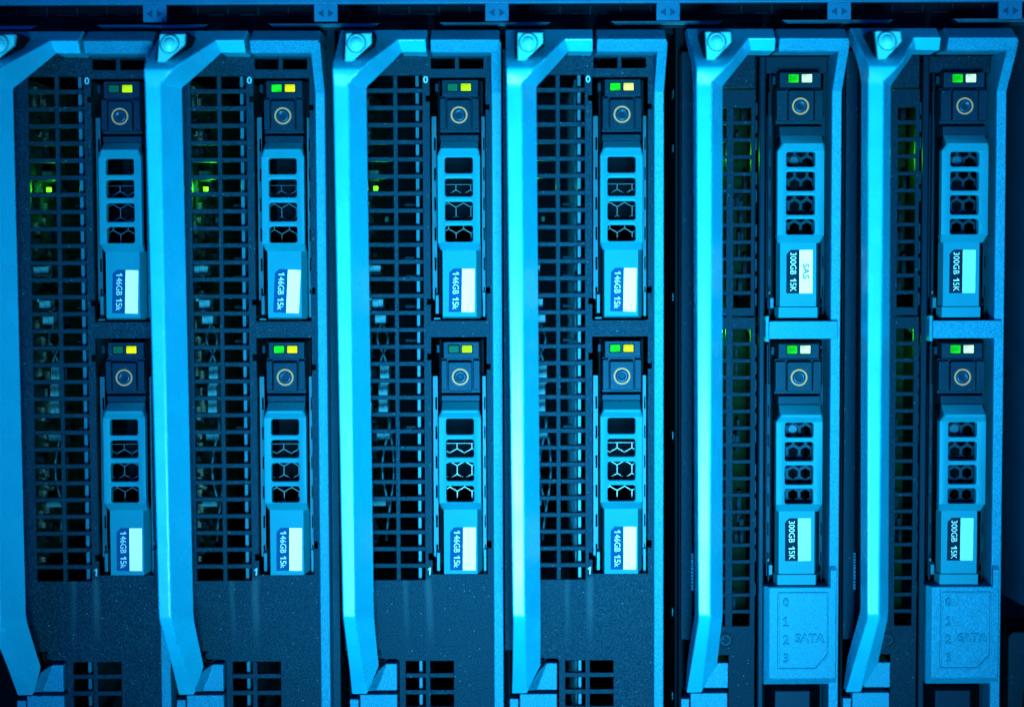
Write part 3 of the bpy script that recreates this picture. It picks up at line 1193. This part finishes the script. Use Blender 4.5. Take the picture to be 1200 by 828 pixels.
# ------------------------------------------------------------------ blade of the second kind (single grille, moulded drive tray)
def make_blade_b():
    root = thing('blade_server', 'x', 'blade server', 0, 0)
    make_handle(root)
    make_bezel(root)
    X = lambda px, py=300, d=0: B(px, py, d)[0]
    Z = lambda py, px=900, d=0: B(px, py, d)[1]
    # flange left of the handle
    q = MB()
    q.prism(rr(X(798.2, 400), Z(749), X(812, 400), Z(60)), -60, 0, bev=1)
    q.build('side_flange', PLATE_B, root)
    # printed strip on the flange: worn unreadable marks
    q = MB()
    rnd = random.Random(3)
    y = 648.0
    while y < 688:
        hgt = rnd.uniform(1.6, 3.2)
        q.prism(rr(X(810.0, 660) , Z(y + hgt), X(812.6, 660), Z(y)), 0, 0.25)
        y += hgt + rnd.uniform(0.8, 1.6)
    q.build('flange_print', BEZEL, root)
    # face with two grilles
    gl, gr_ = X(838, 300), X(880, 250)
    q = MB()
    fx0, fx1 = X(826), X(884.8, 250)
    q.prism(rr(fx0, Z(103), fx1, Z(58)), -30, -4, bev=0.7)
    q.build('cover_plate', PLATE_B, root)
    h = 15.5
    n1, n2 = 12, 18
    z1t, z1b = Z(126.4), Z(360.3)
    z2t, z2b = Z(385.8), Z(733)
    q = MB()
    q.prism(rr(fx0, Z(370), fx1, Z(105)), -6, 0, [rr(gl, z1b, gr_, z1t)], bev=0.5, n=1)
    q.prism([(X(853.6, 800), Z(870)), (X(884.2, 800), Z(870)), (X(884.2, 700), Z(371.6)), (fx0, Z(371.6)), (fx0, Z(767)), (X(853.6, 800), Z(767))], -6, 0,
            [rr(gl, z2b, gr_, z2t)], bev=0.5, n=1)
    q.build('faceplate', PLATE_B, root)
    bar = None
    for zt_, zb_, n in ((z1t, z1b, n1), (z2t, z2b, n2)):
        p_ = (zt_ - zb_ - 14.6) / (n - 1)
        for i in range(n - 1):
            zc = zt_ - 14.6 - (p_ - 14.6) / 2 - p_ * i
            if bar is None:
                q = MB()
                hh = (p_ - 14.6) / 2 * 0.92
                q.prism(rr(gl - 0.5, zc - hh, gr_ + 0.5, zc + hh), -5.5, -0.4, bev=0.5, n=1)
                bar = q.build('grille_bar', PLATE_B, root)
                base = zc
            else:
                c = bar.copy()
                COL.objects.link(c)
                c.parent = root
                c.location.z = (zc - base) * S
    q = MB()
    q.prism(rr(X(850.8), z2b - 1, X(859.6), z1t + 1), -5.8, -0.2, bev=0.5, n=1)
    q.build('grille_mullion', PLATE_B, root)
    # small spring tongues along the grille's edge
    tng = None
    for i in range(29):
        zc = Z(120) - 20.15 * i
        if i in (3, 12, 13) or i % 7 == 6:
            continue
        if tng is None:
            q = MB()
            q.frust(X(885.6), X(888.2), zc - 14.5, zc, -14, -5, r=0.6)
            tng = q.build('spring_tongue', CARRIER, root)
            base = zc
        else:
            c = tng.copy()
            COL.objects.link(c)
            c.parent = root
            c.location.z = (zc - base) * S
    # dark ribs between grille and drives
    q = MB()
    q.box(X(890.5), X(898.5), -470, Z(64), -120, -10, bev=2.0)
    q.box(X(900.6), X(901.8), Z(362), Z(108), -120, -6)
    q.box(X(900.2), X(901.4), Z(675), Z(404), -120, -6)
    q.box(X(903.4), X(905.6), Z(690), Z(84), -120, -16, bev=0.6)
    q.build('guide_rail', RIB, root)
    q = MB()
    q.prism(rr(X(899), Z(84), X(972), Z(60)), -60, -18, bev=1)
    q.build('bay_header', PLATE_B, root)
    q = MB()
    xs = X(967.8)
    q.box(xs, xs + 1.6, -470, Z(64), -120, -22)
    for i in range(60):
        q.box(xs - 1.2, xs, Z(104) - i * 10 - 4, Z(104) - i * 10, -60, -26)
    q.build('bay_wall', PLATE_B, root)
    # bracket between the two bays
    q = MB()
    zA, zB_ = Z(397, 940, 8), Z(376, 940, 8)
    q.frust(X(901, 386, 8), X(983.4, 386, 8), zA, zB_, -40, 8.5, r=1.5)
    q.frust(X(894.8, 386, 6), X(901.6, 386, 6), Z(400.4), Z(369.8), -40, 5, l=2.5)
    q.build('bay_bracket', BEZEL, root, bevel=1.0)
    q = MB()
    q.prism(circle(X(887.5), Z(386), 8.0, 20), -40, -12, [circle(X(887.5), Z(386), 5.6, 20)], bev=0.8)
    q.build('cable_grommet', BLACK, root)
    # moulded block with raised numerals below the drives
    q = MB()
    xl, xr = X(895.2, 740, 4), X(979.6, 740, 4)
    q.box(xl + 0.2, xr + 0.4, Z(801.4) + 0.2, Z(685.5) - 0.2, -40, 1.2)
    q.frust(xl, xr + 0.6, Z(801.4), Z(685.5), 1.0, 7.5, l=6.0, r=0.8, b=8.5, t=1.0)
    blk = q.build('legend_block', BEZEL, root, bevel=1.4)
    ox0, ox1, oz0, oz1 = X(911, 740, 7.5), X(971, 740, 7.5), Z(784, 940, 7.5), Z(693.4, 940, 7.5)

    def out(k):
        return [(ox0 + k, oz0 + k), (ox1 - 15 - k * 0.4, oz0 + k), (ox1 - k, oz0 + 17 + k * 0.4), (ox1 - k, oz1 - 2 - k), (ox1 - 2 - k, oz1 - k), (ox0 + 2 + k, oz1 - k), (ox0 + k, oz1 - 2 - k)]
    q = MB()
    q.prism(out(0), 7, 9.4, [out(2.0)], bev=0.6, n=2)
    q.build('legend_outline', BEZEL, blk)
    sx_, sz_ = B(921, 728, 7.5)
    q = MB()
    q.prism([(sx_ + (x - 0.5) * 7.6, sz_ + (y - 0.5) * 11) for x, y in ((0.08, 0), (0.92, 0), (0.92, 0.12), (0.60, 0.12), (0.60, 1), (0.44, 1), (0.08, 0.80), (0.08, 0.66), (0.42, 0.82), (0.42, 0.12), (0.08, 0.12))], 7, 10.0, bev=0.4)
    q.build('legend_digit', BEZEL, blk)
    for s, y in (('0', 705.6), ('2', 749.3), ('3', 770.7)):
        text_mesh('legend_digit', s, BEZEL, 11.0, 7.4, B(921, y, 7.5), extrude=1.4, bold=-0.3, parent=blk, bev=0.75, wide=0.95)
    text_mesh('legend_word', 'SATA', BEZEL, 10.8, 7.4, B(949.2, 747.2, 7.5), extrude=1.4, bold=-0.3, parent=blk, length=35, bev=0.75)
    # dark latch button beneath
    q = MB()
    q.frust(X(905, 815), X(957, 815), -480, Z(804.5), -60, -14, l=5, r=5, t=8)
    q.build('tray_latch', RIB, root, bevel=1.5)
    # wedge where the rim runs into the block
    q = MB()
    z0, z1 = Z(690), Z(662)
    xa, xb = X(971.6, 670), X(980.4, 670, 7)
    q.sweep([[(xa, -30, z1), (xa, 3.2, z1), (xb, 3.2, z1), (xb, -30, z1)], [(xa, -30, z1 - 5), (xa, 8, z1 - 5), (xb, 8, z1 - 5), (xb, -30, z1 - 5)], [(xa, -30, z0), (xa, 8, z0), (xb, 8, z0), (xb, -30, z0)]])
    q.build('rim_step', BEZEL, root, bevel=1.0)
    # latch pieces and screw at the foot
    q = MB()
    q.frust(X(819, 790), X(852.6, 790), Z(804), Z(774.6), -30, 6, l=3)
    q.build('latch', BEZEL, root, bevel=1.2)
    q = MB()
    q.frust(X(808.6, 820), X(852.0, 820), Z(828), Z(810), -30, 5)
    q.build('latch', BEZEL, root, bevel=1.2)
    q = MB()
    q.frust(X(797.6, 820), X(807.4, 820), Z(870), Z(816.5), -30, 5)
    q.build('latch', BEZEL, root, bevel=1.2)
    sx, sz = B(850.2, 749.5)
    q = MB()
    q.prism(circle(sx, sz, 9.6, 28), -1, 1.0, [circle(sx, sz, 7.6, 28)], bev=0.4)
    q.build('screw_seat', PLATE_B, root)
    q = MB()
    arm = 1.3
    cross = [(sx + x * 1.0, sz + z) for x, z in ((-4, -arm), (-arm, -arm), (-arm, -4), (arm, -4), (arm, -arm), (4, -arm), (4, arm), (arm, arm), (arm, 4), (-arm, 4), (-arm, arm), (-4, arm))]
    q.prism(circle(sx, sz, 7.0, 28), -4, 0.9, [cross], bev=0.6)
    q.build('screw', CARRIER, root)
    # housing, plus two inner walls added to stop green light leaking out
    x0, x1 = X(797), X(981)
    q = MB()
    q.box(x0, x0 + 3, -480, Z(62), -560, -9)
    q.box(X(812.5), X(826.5), -470, Z(62.5), -100, -12)  # added wall, blocks LED light behind the handle
    q.box(X(886.6), X(888.2), -470, Z(62.5), -100, -18)  # added wall, blocks LED light towards the guide rail
    q.box(x1 - 4, x1 - 1, -480, Z(62), -560, -9)
    q.box(x0 + 3, x1 - 4, Z(62) - 3, Z(62), -560, -9)
    q.box(x0, x1 - 1, -480, Z(62), -566, -560)
    q.build('housing', BLACK, root)
    # green board behind the grilles
    q = MB()
    q.box(X(830), X(886), -460, Z(110), -84, -78)
    board = q.build('circuit_board', PCB_B, root)
    rnd = random.Random(5)
    q = MB()
    for k in range(40):
        z = rnd.uniform(-330, 280)
        x = X(858) + rnd.uniform(-5, 22)
        q.box(x, x + rnd.uniform(2, 5), z, z + rnd.uniform(8, 40), -78, -78 + rnd.uniform(4, 26))
    co = q.build('chip_field', CHIP, board)
    co['kind'] = 'stuff'
    for px, py in ((842, 180), (842, 390)):
        q = MB()
        x, z = X(px), Z(py)
        q.box(x - 2, x + 2, z - 3, z + 3, -64, -58)
        q.build('status_led', HOT_B, board)
        lamp((x + 6, -60, z), board, 0.016)
    return root


# ------------------------------------------------------------------ place the blades
blade_a, blade_b = make_blade_a(), make_blade_b()
drive_a, drive_b = make_drive('a'), make_drive('b')

OX = [U(68.5, 230)[0], U(258.2, 230)[0], U(464.0, 230)[0], XA, XB, XB + U(1130.5, 124)[0] - U(937.7, 125)[0]]
TILT = [0.003, 0.006, 0.004, 0.003, 0.001, 0.001]
SHIFT = [0, 0, 0, 0, 0, -4]
BL_LABEL = [
    'blade server with only the inner slope of its handle in frame, left drive lights unlit',
    'dense-grille blade server with the brightest green glow behind its grille, just before the wide gap',
    'dense-grille blade server just past the wide gap with the ticked strip',
    'bright cyan dense-grille blade server next to the first blade with a SATA block',
    'blade server with a SATA block, holding the drive marked SAS',
    'last blade server of the row, with a SATA block beside the rounded post',
]
blades = []
for i in range(6):
    proto = blade_a if i < 4 else blade_b
    b = proto if i in (0, 4) else copy_tree(proto)
    b.location = (OX[i] * S, 0, 0)
    tag(b, BL_LABEL[i], 'blade server', 'blade servers side by side in the chassis')
    for nme in ('handle', 'power_button', 'button_gap_shade'):
        for h in kids(b, nme):
            h.location.x = SHIFT[i] * S
            h.rotation_euler = (0, -TILT[i], 0)
    blades.append(b)

def all_below(o):
    for c in o.children:
        yield c
        yield from all_below(c)


for i, k in ((0, 1.0), (1, 2.4), (2, 0.8), (3, 1.3)):
    for c in all_below(blades[i]):
        if c.type == 'LIGHT':
            c.data = c.data.copy()
            c.data.energy *= k

DZA = U(728.6, 439.7)[1] - U(728.6, 134.4)[1]
DZB = U(936, 441.8)[1] - U(938, 125)[1]
L1 = [(OFF, LIME), (OFF, YELLOW), (GREEN, YELLOW), (GREEN, YELLOW), (OFF, LIME), (OFF, LIME), (GREEN, PALE), (GREEN, YELLOW),
      (GREEN, WHITE), (GREEN, WHITE), (GREEN, WHITE), (GREEN, WHITE)]
LT = [1.6, 0.4, 3.0, 0.6, 0.8, 0.6, 1.2, 0.2, 0.0, -0.4, 0.2, 0.4]
WHICH = ['first', 'second', 'third', 'fourth', 'fifth', 'sixth']
LABELS = [
    '146GB drive in the upper bay of the leftmost blade, lime light beside a dark one',
    '146GB drive in the lower bay of the leftmost blade, yellow light beside a dark one',
    '146GB drive with the most tilted label, upper bay of the second blade',
    '146GB drive in the lower bay of the second blade, green and yellow lights lit',
    '146GB drive in the upper bay of the third blade, lime light beside dim green',
    '146GB drive in the lower bay of the third blade, lime light beside dim green',
    '146GB drive in the upper bay of the fourth blade, green and pale yellow lights',
    '146GB drive in the lower bay of the fourth blade, green and yellow lights',
    '300GB 15K drive with SAS printed on its pale label stripe',
    '300GB 15K drive under the SAS drive, directly above that blade\'s SATA block',
    '300GB 15K drive in the upper bay of the last blade, blank label stripe',
    '300GB 15K drive in the last blade, directly above its SATA block',
]
rnd = random.Random(21)
done = {}
for i in range(6):
    for k in range(2):
        n = i * 2 + k
        proto = drive_a if i < 4 else drive_b
        if proto.name in done:
            d = copy_tree(proto)
        else:
            d = proto
            done[proto.name] = 1
        dz = (DZA if i < 4 else DZB) if k else 0
        d.location = ((OX[i] + rnd.uniform(-0.4, 0.4)) * S, rnd.uniform(-1, 1) * S, (dz + rnd.uniform(-0.4, 0.4)) * S)
        tag(d, LABELS[n], 'hard drive', 'hot-swap hard drives in the blade bays')
        for led, mm in zip(sorted(kids(d, 'indicator_light'), key=lambda o: o.data.vertices[0].co.x), L1[n]):
            set_mat(led, mm)
        for lb in kids(d, 'capacity_label'):
            c = sum((Vector(q) for q in lb.bound_box), Vector()) / 8
            a = math.radians(-LT[n])
            R = Matrix.Rotation(-a, 4, 'Y')
            lb.matrix_local = Matrix.Translation(c) @ R @ Matrix.Translation(-c)
        if n >= 9:
            for st in kids(kids(d, 'capacity_label')[0], 'label_stripe'):
                set_mat(st, LABEL_T)
        if n == 8:
            sas_drive = d
ORG[:] = [0, 0]
lb = kids(sas_drive, 'capacity_label')[0]
text_mesh('interface_text', 'SAS', INK_D, 7.6, -0.42, B(944.4, 318, -1), rot=-math.pi / 2, extrude=0.1, bold=0.28, parent=lb, length=18)
